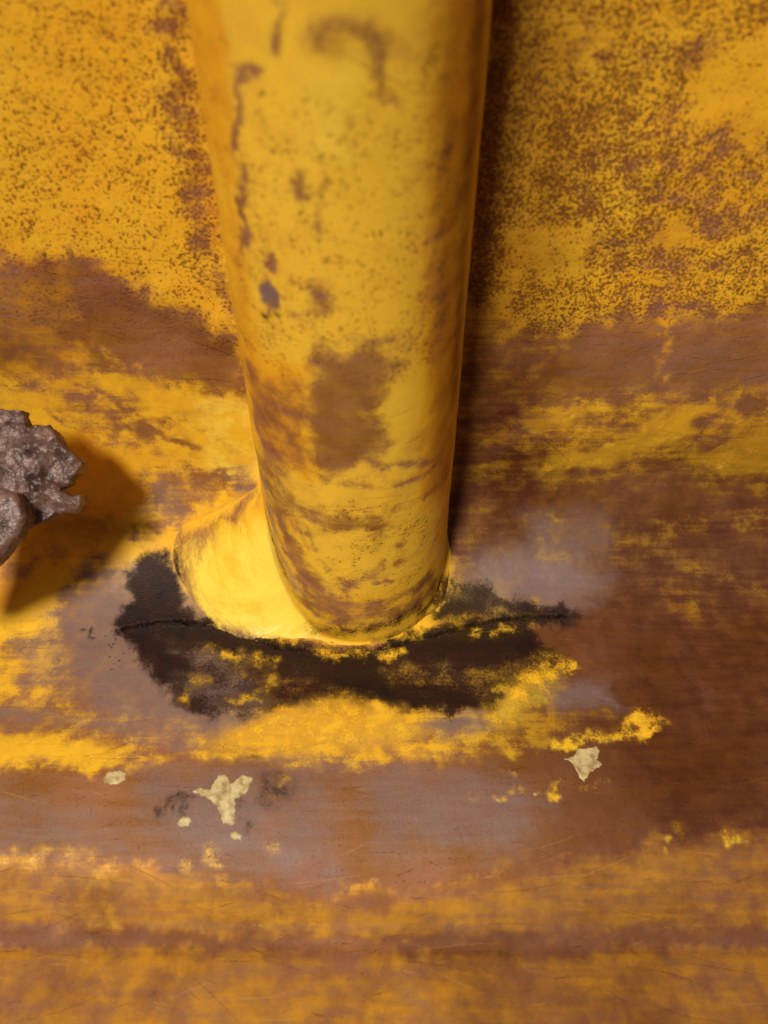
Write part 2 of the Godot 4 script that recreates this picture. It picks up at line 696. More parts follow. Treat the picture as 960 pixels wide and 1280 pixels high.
func _ready() -> void:
	# camera
	var camera := Camera3D.new()
	camera.name = "camera"
	var lens := CameraAttributesPhysical.new()
	lens.frustum_focal_length = 18.48
	lens.frustum_focus_distance = 0.248
	lens.exposure_aperture = 5.6
	lens.auto_exposure_enabled = false
	camera.attributes = lens
	camera.fov = 66.0
	camera.near = 0.01
	camera.far = 500.0
	camera.position = Vector3(0.00882, 0.21982, 0.18220)
	camera.rotation = Vector3(-0.80050, 0.0, 0.0)
	add_child(camera)
	# sky and sun
	var sky := ProceduralSkyMaterial.new()
	sky.sky_top_color = Color(0.62, 0.72, 0.88)
	sky.sky_horizon_color = Color(0.80, 0.84, 0.90)
	sky.ground_bottom_color = Color(0.30, 0.22, 0.15)
	sky.ground_horizon_color = Color(0.42, 0.33, 0.24)
	sky.sun_angle_max = 10.0
	sky.energy_multiplier = 0.08
	var env := Environment.new()
	env.background_mode = Environment.BG_SKY
	env.sky = Sky.new()
	env.sky.sky_material = sky
	env.tonemap_mode = Environment.TONE_MAPPER_LINEAR
	env.tonemap_exposure = 2.02
	env.sdfgi_enabled = true
	env.ssao_enabled = true
	env.ssil_enabled = true
	var world := WorldEnvironment.new()
	world.name = "world"
	world.environment = env
	add_child(world)
	var sun := DirectionalLight3D.new()
	sun.name = "sun"
	sun.light_energy = 0.6
	sun.light_color = Color(1.0, 0.97, 0.92)
	sun.light_angular_distance = 10.0
	sun.shadow_enabled = true
	add_child(sun)
	sun.look_at_from_position(Vector3(-0.24, 0.81, 0.53), Vector3.ZERO)

	to_srgb.resize(4096)
	for i in 4096:
		to_srgb[i] = int(Color(i / 4095.0, 0, 0).linear_to_srgb().r * 255.0 + 0.5)
	bumps = FastNoiseLite.new()
	bumps.seed = 3
	bumps.frequency = 22.0
	bumps.fractal_octaves = 3
	ripples = FastNoiseLite.new()
	ripples.seed = 9
	ripples.frequency = 260.0
	ripples.fractal_octaves = 4
	build_profile()
	crack = PackedVector2Array([Vector2(-0.0811, 0.2998), Vector2(-0.0768, 0.2983), Vector2(-0.0648, 0.2962), Vector2(-0.0505, 0.2974), Vector2(-0.0383, 0.3019), Vector2(-0.0272, 0.3060), Vector2(-0.0124, 0.3082), Vector2(0.0009, 0.3082), Vector2(0.0115, 0.3060), Vector2(0.0223, 0.3026), Vector2(0.0346, 0.2989), Vector2(0.0470, 0.2959), Vector2(0.0580, 0.2950), Vector2(0.0704, 0.2941)])
	var rng := RandomNumberGenerator.new()
	rng.seed = 17
	for i in crack.size() - 1:
		var n := int(crack[i].distance_to(crack[i + 1]) / 0.0013) + 1
		for k in n:
			torn.append(crack[i].lerp(crack[i + 1], float(k) / n) + Vector2(0.0, rng.randfn(0.0, 0.00018)))
	torn.append(crack[crack.size() - 1])

	# the frame: plate, ledge, plate below, post
	var frame := thing("steel_frame", "worn yellow steel frame with a round post welded to its oil stained ledge", "machine frame")
	var wear := Wear.new(-165.0, 60.0, 330.0, 412.0)
	wear_shade_frame(wear)
	wear.disturb(81, 4.6)
	var paint := painted(wear, 0.25, 11, false)
	part("back_plate", sheet_part(0.0, 0.2650, 1.0, 1.0), paint, frame)
	part("ledge", sheet_part(0.2650, 0.39811, 0.27, 0.335), paint, frame).set_meta("label", "rounded ledge with brown grease film and a black oil stain at the post's foot")
	part("lower_plate", sheet_part(0.39811, profile_s[profile_s.size() - 1], 0.0, 0.0), paint, frame)
	wear = Wear.new(-65.0, -25.0, 130.0, 265.0)
	wear_shade_post(wear)
	wear.disturb(82, 2.4)
	# v runs up the post, so its map is drawn from the foot upwards
	part("round_post", post_mesh(), painted(wear, 0.2, 51, true), frame)
	var putty := plain_material("pale filler", Color(1, 1, 1), 0.6)
	var mottle := FastNoiseLite.new()
	mottle.seed = 14
	mottle.frequency = 0.03
	mottle.fractal_octaves = 5
	var ramp := Gradient.new()
	ramp.offsets = PackedFloat32Array([0.0, 0.35, 0.55, 1.0])
	ramp.colors = PackedColorArray([Color(0.50, 0.40, 0.28), Color(0.68, 0.58, 0.38), Color(0.76, 0.68, 0.47), Color(0.81, 0.75, 0.56)])
	var cream := NoiseTexture2D.new()
	cream.width = 256
	cream.height = 256
	cream.seamless = true
	cream.noise = mottle
	cream.color_ramp = ramp
	putty.albedo_texture = cream
	part("filler_patch", flake_mesh(ragged_outline([61.28,345.94,65.27,344.92,67.10,342.60,72.79,341.82,74.18,343.38,72.63,346.45,74.24,347.97,69.99,350.47,67.06,353.86,65.59,351.46,64.33,347.72]), 0.00028, 30), putty, frame).set_meta("label", "pale cream filler patch right of the stain")
	part("filler_patch", flake_mesh(ragged_outline([-74.10,351.95,-72.47,349.98,-69.11,349.23,-66.47,350.47,-66.63,352.91,-69.12,354.34,-72.71,353.86]), 0.00028, 31), putty, frame).set_meta("label", "small pale cream filler spot on the left")
	part("filler_patch", flake_mesh(ragged_outline([-47.19,356.19,-44.69,354.34,-41.77,355.27,-40.04,350.97,-37.29,350.47,-35.50,353.39,-32.59,350.47,-29.13,351.95,-30.07,356.19,-33.52,358.46,-33.03,363.28,-33.71,365.83,-36.96,364.98,-39.29,360.24,-42.78,358.01]), 0.00028, 32), putty, frame).set_meta("label", "larger broken cream filler patch below the oil stain")
	part("filler_crumb", flake_mesh(ragged_outline([-35.38,367.51,-33.23,366.25,-30.84,367.93,-31.17,369.59,-33.90,369.17]), 0.00028, 33), putty, frame)
	part("filler_crumb", flake_mesh(ragged_outline([-50.56,364.98,-49.01,362.85,-46.79,362.42,-45.22,364.13,-46.38,365.83,-49.05,366.25]), 0.0002, 34), putty, frame)
	part("filler_crumb", flake_mesh(ragged_outline([51.36,356.65,52.88,355.50,53.64,356.88,52.13,358.01]), 0.0004, 35), putty, frame)
	part("filler_crumb", flake_mesh(ragged_outline([-22.14,370.42,-20.86,369.17,-19.90,370.42,-21.20,371.24]), 0.0004, 36), putty, frame)
	part("grit", grit_mesh(), plain_material("black grit", Color(0.035, 0.022, 0.016), 0.35), frame).set_meta("kind", "stuff")
	# the frame going on unseen; plates added to bounce warm light into the shade
	var coat := FastNoiseLite.new()
	coat.seed = 33
	coat.frequency = 0.008
	coat.fractal_octaves = 6
	coat.fractal_gain = 0.6
	var shades := Gradient.new()
	shades.offsets = PackedFloat32Array([0.0, 0.38, 0.52, 1.0])
	shades.colors = PackedColorArray([Color(0.42, 0.25, 0.14), Color(0.60, 0.38, 0.12), Color(0.86, 0.62, 0.13), Color(0.92, 0.70, 0.16)])
	var worn := NoiseTexture2D.new()
	worn.width = 512
	worn.height = 512
	worn.seamless = true
	worn.noise = coat
	worn.color_ramp = shades
	var outer := plain_material("yellow paint", Color(1, 1, 1), 0.5)
	outer.albedo_texture = worn
	outer.uv1_triplanar = true
	outer.uv1_scale = Vector3.ONE * 6.0
	var end := Vector2(profile_z[profile_z.size() - 1], profile_y[profile_y.size() - 1])
	for side in [-1.0, 1.0]:
		var run := PackedVector2Array()
		for i in profile_z.size():
			run.append(Vector2(profile_z[i], profile_y[i]))
		run.append(end + Vector2(0.34, -0.0136))
		part("added_outer_plate", strip_mesh(run, side * 0.165, side * 0.45), outer, frame)
	part("added_outer_plate", strip_mesh(PackedVector2Array([end, end + Vector2(0.34, -0.0136)]), -0.165, 0.165), outer, frame)
	part("added_outer_plate", strip_mesh(PackedVector2Array([Vector2(WALL_Z, 0.45), Vector2(WALL_Z, TOP)]), -0.45, 0.45), outer, frame)
	bracket()



func bracket() -> void:
	var o := thing("broken_bracket", "corroded violet brown stub of a broken bracket at the left edge, above the ledge", "bracket")
	var q := ragged_outline([-4.7,21.2,3.8,21,4.9,16.2,6.6,17.2,9.4,17.2,12.7,13.9,15.1,10.1,19.3,6.4,18.1,3.1,15.5,1.2,16.5,-0.2,11.3,-1.6,15.1,-3.1,18.8,-3.5,18.6,-6.4,16.9,-8.7,11.3,-8.7,7.1,-11.8,4.2,-12.5,0,-15.3,-4.7,-20,-22.4,-30.6,-34.1,-36.5,-34.1,29.4,-23.5,24.7])
	var n := FastNoiseLite.new()
	n.seed = 21
	n.frequency = 0.16
	n.fractal_octaves = 4
	n.fractal_gain = 0.6
	var chips := FastNoiseLite.new()
	chips.noise_type = FastNoiseLite.TYPE_CELLULAR
	chips.seed = 4
	chips.frequency = 0.17
	chips.fractal_type = FastNoiseLite.FRACTAL_NONE
	chips.cellular_return_type = FastNoiseLite.RETURN_DISTANCE2_SUB
	var lower := ragged_outline([-32.8,-8.2,-2.8,-1.8,2.8,-3.1,6,-6.9,6.5,-10.6,4.2,-14.7,1.4,-18.4,-2.8,-23.5,-19,-31.8,-32.8,-39.5])
	# distances to both outlines, worked out once on the grid of the lump
	var size := Vector3i(150, 150, 46)
	var cell := 0.0005
	var far_a := PackedFloat32Array()
	var far_b := PackedFloat32Array()
	for y in size.y + 1:
		for x in size.x + 1:
			var c := Vector2(x - size.x * 0.5, y - size.y * 0.5) * cell * 1000.0
			far_a.append(polygon_distance(c, q))
			far_b.append(polygon_distance(c, lower))
	var field := func(p: Vector3) -> float:
		var m := p * 1000.0
		var k := int(p.y / cell + size.y * 0.5 + 0.5) * (size.x + 1) + int(p.x / cell + size.x * 0.5 + 0.5)
		var d := far_a[k]
		var lean := m.z + m.x * 0.16 - m.y * 0.10 - n.get_noise_2d(m.x * 0.4 + 40.0, m.y * 0.4) * 1.4
		var e := absf(lean) - 2.5 - n.get_noise_2d(m.x * 0.7, m.y * 0.7) * 1.6
		var a := Vector2(maxf(d + 0.7, 0.0), maxf(e + 0.7, 0.0)).length() + minf(maxf(d, e) + 0.7, 0.0) - 0.7
		d = far_b[k]
		e = absf(m.z - 4.0) - 4.0
		var b_ := Vector2(maxf(d + 2.4, 0.0), maxf(e + 2.4, 0.0)).length() + minf(maxf(d, e) + 2.4, 0.0) - 2.4
		var near := minf(a, b_)
		if near > 2.5:
			return near * 0.001
		near += n.get_noise_3dv(m * 0.9) * 0.9 + (chips.get_noise_3dv(m) + 0.6) * 0.3 + n.get_noise_3dv(m * 3.4 + Vector3(60, 0, 0)) * 0.28
		return near * 0.001
	var b := part("bracket_stub", blob_mesh(size, cell, field), lump_material(), o)
	b.transform = Transform3D(Basis(Vector3(1, 0, 0), -0.8005), Vector3(-0.0995, 0.0591, 0.0147))

	# what is left of its arm, back to the plate
	var foot := Vector3(-0.168, 0.060, -0.016)
	var head := Vector3(-0.121, 0.052, 0.015)
	var middle := (foot + head) * 0.5
	var arm := func(p: Vector3) -> float:
		var c := p + middle
		var k := clampf((c - foot).dot(head - foot) / (head - foot).length_squared(), 0.0, 1.0)
		var m := c * 1000.0
		return c.distance_to(foot.lerp(head, k)) - lerpf(0.011, 0.0075, k) + n.get_noise_3dv(m * 0.6) * 0.002 + n.get_noise_3dv(m * 3.0) * 0.0003
	part("bracket_arm", blob_mesh(Vector3i(80, 36, 62), 0.001, arm), b.material_override, o, middle)


func wear_shade_frame(f: Wear) -> void:
	f.pg(RED, 0.6, 56.8, [51,232.1,197.4,206.1,178,396.3,57.1,396.3,38.5,333.2])  # wide soft shade painted over the right half
	f.pg(TONE, 0.25, 27.0, [30.1,78.8,126,78.8,212,232.1,40.5,232.1])
	f.pg(SPECK, 0.5, 12.4, [-109.9,78.8,-29.2,78.8,-34.1,197.3,-163.7,173.5])
	f.pg(SPECK, 0.56, 10.8, [-94.2,136.8,-60.7,134.9,-66.3,148.7,-103,159.4])
	f.pg(SPECK, 0.56, 7.9, [-53.4,100.7,-39.9,100.7,-50.1,148.7,-61.7,138.7])
	f.pg(SPECK, 0.66, 6.3, [-41.5,96.5,-29.1,96.5,-35.3,189,-43,166.3,-45.2,134.9])
	f.ln(SPECK, 0.62, 5.0, 4.6, [-38.9,108,-40.4,115.8,-40.3,124.1])
	f.ln(SPECK, 0.85, 2.3, 3.5, [-40.9,114.5,-40.7,114.6])
	f.ln(BROWN, 0.5, 8.4, 6.3, [-35.4,96.5,-38.3,114.2,-38.5,134.9,-37.2,159.4,-35.7,183.6])
	f.ln(TONE, 0.55, 6.1, 6.1, [-33.3,96.5,-35.6,124.1,-35.5,159.4])
	f.pg(BROWN, 0.8, 14.0, [-159.6,166.3,-94.2,164.4,-84.2,163.5,-75.3,162.1,-67.6,165.3,-59.2,171,-48.7,179.7,-37.5,187.6,-31.4,194.5,-31.6,212.3,-43.4,211.3,-58.5,206.1,-71.1,202.5,-83.4,203.1,-96.5,206.1,-182.2,206.1])
	f.pg(BROWN, 0.97, 10.0, [-72,169.8,-60,174.7,-49.2,182.3,-35.5,190.3,-35.7,209.2,-54.3,203.1,-76.3,194.5])
	f.pg(BROWN, 0.66, 9.7, [-138.6,167.5,-86.6,167.5,-88.8,189,-152,194.5])
	f.ln(RED, 0.3, 8.9, 9.9, [-64.8,176,-50.6,183.6,-37.3,194.5])
	f.ln(BROWN, 0.55, 1.3, 2.0, [-107.5,189.2,-89.1,190.1,-73.9,194.5,-58.3,204.9])
	f.pg(BROWN, 0.22, 7.2, [-136.5,213.8,-95,209.2,-72,206.1,-53,209.2,-36.5,215.4,-30.8,232.1,-30.5,242.4,-47.4,237.4,-66.4,239.1,-86.2,232.1,-98.4,220.3,-141.3,225.2])
	f.pg(BROWN, 0.5, 8.2, [-95,209.2,-79.5,206.7,-64.2,215.4,-70.3,232.1,-87.4,226.9])
	f.ln(BROWN, 0.95, 1.3, 1.6, [-85.6,206.7,-78.2,211.3,-69.8,218])
	f.ln(BROWN, 0.9, 1.1, 1.7, [-97.9,218.6,-90.8,225.2,-78.2,232.1])
	f.ln(BROWN, 0.95, 3.4, 3.9, [-76.3,223.9,-65.1,225.9,-54.3,230.7])
	f.ln(BROWN, 0.9, 1.9, 2.8, [-71,221.2,-61.6,221.2])
	f.ln(BROWN, 0.85, 1.6, 2.2, [-81.4,213.8,-72.6,219.3,-65.5,221.9])
	f.ln(BROWN, 0.8, 1.1, 1.7, [-62.4,219.3,-48.1,225.2,-34,237.4])
	f.pg(GOLD, 0.4, 6.5, [-68.9,208.6,-51.7,209.2,-45,213.8,-55.7,217,-66.5,214.8])
	f.pg(GOLD, 0.55, 7.3, [-50.9,218.6,-36.5,215.4,-32.1,232.1,-34.5,242.4,-48.5,235.6,-54.9,226.9])
	f.pg(BROWN, 0.74, 7.7, [-74.8,240.7,-50.4,239.7,-37.2,242.4,-32.8,257.6,-46.7,257.6,-63.8,263.3,-80.7,269,-82.1,251.7])
	f.ln(GREY, 0.6, 11.9, 11.9, [-67.2,253.2,-66.9,253.3])
	f.ln(GREY, 0.55, 7.7, 8.9, [-39.9,242.4,-34.2,257.6])
	f.ln(BROWN, 0.25, 4.7, 4.7, [-43.1,247.1,-42.9,247.3])
	f.ln(BROWN, 0.25, 4.8, 4.8, [-47.9,254.7,-47.7,254.8])
	f.ln(BROWN, 0.25, 4.8, 4.8, [-38,251.7,-37.8,251.9])
	f.ln(BROWN, 0.2, 6.0, 6.6, [-59.4,260.5,-46.5,254.1,-35.3,251.7])
	f.pg(BROWN, 0.02, 8.8, [-102,232.1,-75.6,232.1,-72.5,251.7,-91.9,271.8,-113.2,285.8,-139.8,291.5,-138.4,245.6])
	f.ln(BROWN, 0.35, 6.6, 9.0, [-96.7,257.6,-83.3,263.3,-74.5,257.6])
	f.ln(BROWN, 0.7, 4.2, 6.0, [-125,280.2,-108.6,274.6,-91.9,271.8])
	f.ln(RED, 0.42, 10.3, 12.1, [-105.6,263.3,-77.7,263.3])  # red band painted inside the bracket's cast shadow
	f.pg(BROWN, 0.4, 11.3, [-177.3,294.4,-121.8,297.4,-108.9,294.4,-97.6,324.8,-110,333.2,-159.4,333.2])
	f.pg(TONE, 0.9, 8.7, [-130.9,225.2,-86.9,225.2,-72.1,248.7,-91.9,271.8,-113.2,285.8,-137.2,300.4])  # orange tone painted where the bracket's shadow falls
	f.pg(TONE, 1.25, 12.3, [-148.8,166.3,-68.9,166.3,-63.1,178.5,-88.3,203.1,-168.4,203.1])
	f.pg(BROWN, 0.55, 12.4, [-151.3,171,-76.7,171,-85,200.2,-166.8,200.2])
	f.pg(BROWN, 0.85, 11.0, [-104.9,285.8,-89.1,274.6,-35.7,333.2,-44,343.9,-75.2,343.9,-123.2,337.3,-126.9,327.7,-97.6,324.8])
	f.ln(GOLD, 0.55, 6.7, 6.2, [-126,342.6,-92.3,342.6,-73.6,345.2])  # pale sheen on the left of the ledge, painted as a stripe
	f.pg(GREY, 0.95, 7.4, [-101.7,295.9,-96.7,284.4,-86.3,274.6,-69.5,271.8,-57.7,285.8,-39.9,300.4,-28.9,327.7,-35.4,336,-51.4,342.6,-72.2,336,-84.6,326.2,-93.3,312.9])
	f.pg(GREY, 0.62, 9.6, [-114.7,303.5,-100.7,294.4,-87.5,324.8,-106.1,321.9])
	f.ln(GREY, 0.6, 4.8, 6.4, [-117.9,331.9,-95.5,331.9,-75,334.6,-47,340])
	f.ln(GREY, 0.5, 7.2, 9.0, [-106.2,294.4,-89.1,274.6])
	f.ln(GREY, 0.1, 4.2, 5.4, [-86.2,276.3,-80.7,273.2,-75.1,272.4])
	f.ln(DARK, 0.95, 2.6, 2.3, [-90.6,300.7,-90.3,300.9])
	f.pg(BROWN, 1.06, 11.1, [-164.3,347.7,-69.5,347.7,-44.4,341.3,-15,346.5,28,343.9,48.4,333.2,78.1,333.2,215.5,303.5,181.3,371.2,117.1,367.1,80.3,373.3,44.2,381.6,8.8,387.9,-24.3,383.7,-53.4,377.4,-80.4,374.3,-153.6,376.4])
	f.pg(GREY, 0.78, 14.9, [-0.6,349,37.2,349,54.8,358.5,44.7,371.2,8.8,371.2])  # grey reflection of the sky painted onto the ledge crest
	f.pg(GREY, 0.62, 12.4, [-66.8,349,-5.5,346.5,-4.5,379.5,-53.5,375.4])
	f.pg(GREY, 0.5, 14.7, [-113.2,351.5,-66,365,-62.5,375.4,-107.3,373.3])
	f.ln(BROWN, 0.3, 5.7, 4.7, [-121.1,342.9,-92.4,342.3,-74,343.9])
	f.ln(BROWN, 0.45, 3.1, 3.7, [-75.8,341.3,-54.6,338.1])
	f.ln(BROWN, 0.55, 2.6, 3.1, [-118.6,349.5,-95.5,348,-76.6,347.7])
	f.pg(SPECK, 0.72, 13.0, [27.1,78.8,126,78.8,184.8,183.6,117.6,181,46.3,191.7,34.1,159.4])
	f.pg(SPECK, 0.8, 10.5, [46.2,114.2,66.9,119,81.3,138.7,76.3,159.4,54.9,157.2,44.1,138.7])
	f.pg(SPECK, 0.4, 7.7, [45.7,111,57.7,109.5,55.7,117.4,45.4,120.7])
	f.pg(SPECK, 0.4, 8.0, [80,114.2,98.4,111,108.7,138.7,80.2,127.6])
	f.pg(SPECK, 0.42, 9.2, [42.1,155,63.2,157.2,65.9,171,41.7,171])
	f.pg(BROWN, 0.28, 13.1, [54.8,133,77.3,124.1,99.6,129.4,112.5,166.3,87.8,171,60.6,166.3])
	f.ln(BROWN, 0.4, 7.7, 7.7, [69.3,114.2,80,114.2])
	f.ln(BROWN, 0.45, 9.7, 8.8, [92.7,150.8,92.9,150.9])
	f.ln(BROWN, 0.45, 10.2, 9.3, [75.2,164,75.5,164.1])
	f.ln(BROWN, 0.45, 8.5, 7.7, [55.1,114.2,55.3,114.3])
	f.ln(BROWN, 0.45, 10.0, 9.1, [105.8,159.4,106.1,159.5])
	f.ln(SPECK, 0.86, 10.4, 7.1, [32.8,96.5,34.1,114.2,34.3,134.9,35,155,35.6,176])
	f.ln(RED, 0.6, 19.5, 17.3, [35.2,96.5,39.7,134.9,37.3,159.4,36.7,189])  # stain plus the post's shadow, painted down the wall beside it
	f.ln(RED, 0.85, 8.5, 7.2, [33.9,96.5,35.2,114.2,35.1,134.9,35.8,159.4,36.7,189])
	f.ln(SPECK, 0.75, 6.0, 5.2, [39.1,114.2,41.2,124.1,40.1,138.7])
	f.ln(DARK, 0.55, 2.6, 2.6, [36.1,141,36.3,141.1])
	f.ln(DARK, 0.55, 2.8, 2.8, [48.9,169.1,49.2,169.2])
	f.ln(DARK, 0.55, 2.6, 2.6, [34.6,141.6,34.8,141.7])
	f.ln(RED, 0.58, 13.4, 15.6, [43.6,142.6,45.2,164])
	f.pg(BROWN, 0.8, 13.1, [37.2,194.5,55.3,189,72,179.7,86.9,176,104,181,177.7,171,212,232.1,112.4,225.2,87.6,218.6,66.9,232.1,41.5,245.6])
	f.pg(BROWN, 0.96, 13.1, [56.5,197.3,73.3,186.3,118.5,183.6,184.8,183.6,204.4,218.6,109,213.8,78.6,212.3,60.6,225.2])
	f.pg(GREY, 0.16, 15.6, [60.4,191.7,119.4,186.3,128.5,212.3,68.7,212.3])
	f.ln(BROWN, 0.3, 3.4, 3.4, [88.7,166.3,88.8,176.5,90.5,184.9])
	f.ln(BROWN, 0.52, 2.6, 3.1, [90.2,183.6,93.3,206.1])
	f.ln(BROWN, 0.25, 1.9, 2.4, [99.2,161.7,101.7,173.5,96.5,178.5])
	f.ln(BROWN, 0.3, 2.0, 2.0, [72,179.7,72.3,179.9])
	f.ln(BROWN, 0.3, 1.9, 1.9, [80.7,178.5,81,178.6])
	f.ln(BROWN, 0.3, 1.9, 1.9, [82.2,166.3,82.5,166.4])
	f.ln(SPECK, 0.3, 6.8, 4.6, [84.3,159.4,84.6,159.5])
	f.pg(BROWN, 0.85, 13.9, [30.9,189,45.7,186.3,60.8,194.5,62.2,218.6,50.2,225.2,68.8,245.6,59.2,269,42.3,280.2,28.4,271.8])
	f.pg(RED, 0.88, 22.4, [28.2,183.6,45.7,186.3,57.4,203.1,55.4,225.2,68.8,245.6,59.2,269,42.3,280.2,28.4,271.8])  # post's shadow lower down, painted together with the stain there
	f.ln(RED, 0.7, 7.3, 9.5, [32.3,191.7,34.7,232.1,34.6,269])
	f.ln(RED, 0.55, 7.6, 12.7, [37.2,194.5,50.7,189])
	f.ln(RED, 0.7, 7.2, 9.0, [39.4,257.6,48,269,39.5,280.2])
	f.ln(BROWN, 0.3, 6.2, 7.3, [42.6,226.9,42.9,227.1])
	f.ln(BROWN, 0.3, 6.1, 7.2, [49.8,221.9,50.1,222.1])
	f.ln(BROWN, 0.3, 6.0, 7.1, [55.8,218.6,56.1,218.8])
	f.ln(BROWN, 0.3, 6.4, 7.6, [41.3,242.4,41.6,242.5])
	f.ln(BROWN, 0.3, 6.4, 7.6, [47.9,240.7,48.2,240.9])
	f.ln(BROWN, 0.3, 6.5, 7.7, [52.7,248.7,53,248.8])
	f.ln(RED, 0.5, 6.7, 11.2, [44.4,232.1,55,221.9])
	f.pg(BROWN, 0.62, 12.3, [49.5,218.6,78,209.2,197.4,206.1,219.4,247.1,52.7,248.7])
	f.ln(BROWN, 0.22, 5.5, 9.4, [57.1,222.6,69.7,218])
	f.ln(GOLD, 0.36, 3.3, 7.2, [57.1,222.6,69.7,218])
	f.ln(BROWN, 0.22, 5.8, 9.9, [61.6,242.4,73,237.4])
	f.ln(GOLD, 0.36, 3.5, 7.6, [61.6,242.4,73,237.4])
	f.ln(BROWN, 0.22, 5.8, 9.8, [65.2,238.4,83.8,237.4])
	f.ln(GOLD, 0.36, 3.5, 7.5, [65.2,238.4,83.8,237.4])
	f.ln(BROWN, 0.22, 5.7, 9.7, [81.3,235.6,92.8,230.3])
	f.ln(GOLD, 0.36, 3.4, 7.4, [81.3,235.6,92.8,230.3])
	f.ln(BROWN, 0.22, 5.6, 9.4, [90.7,226.9,97.7,218.6])
	f.ln(GOLD, 0.36, 3.3, 7.2, [90.7,226.9,97.7,218.6])
	f.ln(BROWN, 0.22, 5.5, 9.4, [99,223.6,107.4,218.6])
	f.ln(GOLD, 0.36, 3.3, 7.2, [99,223.6,107.4,218.6])
	f.ln(BROWN, 0.22, 5.5, 9.3, [105.8,220.3,106.4,217])
	f.ln(GOLD, 0.36, 3.3, 7.1, [105.8,220.3,106.4,217])
	f.ln(BROWN, 0.22, 5.7, 9.6, [82.7,232.1,105,226.9])
	f.ln(GOLD, 0.36, 3.4, 7.4, [82.7,232.1,105,226.9])
	f.ln(BROWN, 0.22, 5.8, 9.8, [113.6,239.1,123.4,235.6])
	f.ln(GOLD, 0.36, 3.5, 7.5, [113.6,239.1,123.4,235.6])
	f.ln(BROWN, 0.22, 5.8, 9.9, [121.5,238.4,149.1,240.7])
	f.ln(GOLD, 0.36, 3.5, 7.6, [121.5,238.4,149.1,240.7])
	f.ln(BROWN, 0.22, 5.6, 9.6, [129,228.6,144.1,226.9])
	f.ln(GOLD, 0.36, 3.4, 7.3, [129,228.6,144.1,226.9])
	f.ln(BROWN, 0.22, 5.7, 9.7, [127.5,232.1,147.6,236.3])
	f.ln(GOLD, 0.36, 3.4, 7.5, [127.5,232.1,147.6,236.3])
	f.ln(BROWN, 0.75, 1.4, 1.7, [92.5,240.7,106.4,232.1,116.2,229.3])
	f.ln(BROWN, 0.75, 1.2, 1.8, [68.7,244.9,87.4,242.4])
	f.ln(BROWN, 0.3, 4.1, 5.3, [55.2,245.6,68.8,245.6])
	f.pg(BROWN, 0.93, 14.6, [52.6,247.1,95.5,242.4,140.1,247.1,218.8,245.6,212.1,309.8,135.5,309.8,84.5,300.4,69.4,291.5,52.8,291.5])
	f.pg(RED, 0.68, 24.4, [86,251.7,218.8,245.6,184.1,362.8,117.1,367.1,82,360.7,69.2,327.7,80.4,291.5])
	f.pg(RED, 0.9, 29.9, [109.5,274.6,222.7,257.6,186,358.5,118.1,362.8,89.2,349,91.9,316])
	f.ln(RED, 0.96, 18.8, 16.2, [127.6,309.8,112.7,333.2,117.5,349])
	f.ln(RED, 0.93, 10.0, 10.0, [91.5,349,94.9,365,118.7,360.7])
	f.ln(RED, 0.5, 11.8, 14.8, [90.6,245.6,141.1,251.7])
	f.ln(BROWN, 0.55, 0.8, 1.2, [106.2,259.6,125.5,257.9,150.4,257.3])
	f.ln(BROWN, 0.55, 0.8, 1.2, [106.4,261.6,125.8,259.9,150.7,259.3])
	f.ln(BROWN, 0.55, 0.8, 1.2, [106.5,263.6,125.9,261.9,151,261.4])
	f.ln(BROWN, 0.55, 0.8, 1.2, [106.6,265.3,126.1,263.6,151.2,263.1])
	f.ln(BROWN, 0.5, 1.2, 1.8, [112.2,265.6,98.3,269])
	f.ln(BROWN, 0.5, 1.2, 1.5, [53.3,257.6,70.1,259.9])
	f.ln(BROWN, 0.5, 7.2, 10.3, [62.5,264.5,67.6,271.8,71.4,276.3])
	f.ln(BROWN, 0.66, 13.3, 18.1, [89.9,267.6,90.2,267.7])
	f.ln(BROWN, 0.7, 9.1, 12.1, [104,271.8,104.2,271.9])
	f.ln(BROWN, 0.7, 9.0, 12.0, [112,280.2,112.3,280.3])
	f.ln(TONE, -0.1, 18.1, 18.1, [67.6,271.8,67.9,271.9])
	f.ln(TONE, 0.8, 5.9, 7.7, [108.7,285.8,112.9,294.4,117.7,297.4])
	f.ln(BROWN, 0.62, 7.7, 8.9, [110.1,285.8,117.7,297.4,121,300.4])
	f.ln(BROWN, 0.6, 7.2, 7.8, [115,277.4,115.2,277.5])
	f.ln(BROWN, 0.6, 7.2, 7.8, [120.2,281.6,120.5,281.7])
	f.ln(BROWN, 0.7, 4.8, 6.0, [125.9,280.2,142.2,284.4])
	f.pg(GREY, 0.95, 15.0, [35.2,285.8,42.4,274.6,56.4,269,76,271.8,86.7,283,69.2,293,47.2,293])
	f.pg(GREY, 0.5, 12.0, [58.8,257.6,86.6,257.6,87.2,271.8,59.2,271.8])
	f.pg(BROWN, 1.08, 11.1, [66.5,293,85.5,294.4,137.7,303.5,215.5,303.5,196.4,338.7,98.6,340,78.1,333.2,60.8,333.2,47.8,338.7,38.5,333.2,51.8,303.5])
	f.pg(BROWN, 0.75, 10.7, [-98.5,321.9,-66.6,327.7,-35.7,333.2,-44.2,342.6,-77.9,342.6,-95.1,333.2])
	f.ln(TONE, 0.9, 17.4, 17.4, [78.6,303.5,78.9,303.7])
	f.ln(TONE, 0.9, 17.6, 17.6, [68.7,297.4,69,297.5])
	f.ln(RED, 0.35, 16.9, 16.9, [76.9,312.9,133.5,316])
	f.pg(TONE, 1.25, 14.0, [-155.3,369.2,-24.5,377.4,13.2,381.6,76.3,369.2,186,358.5,157.8,434.7,-132.4,434.7])
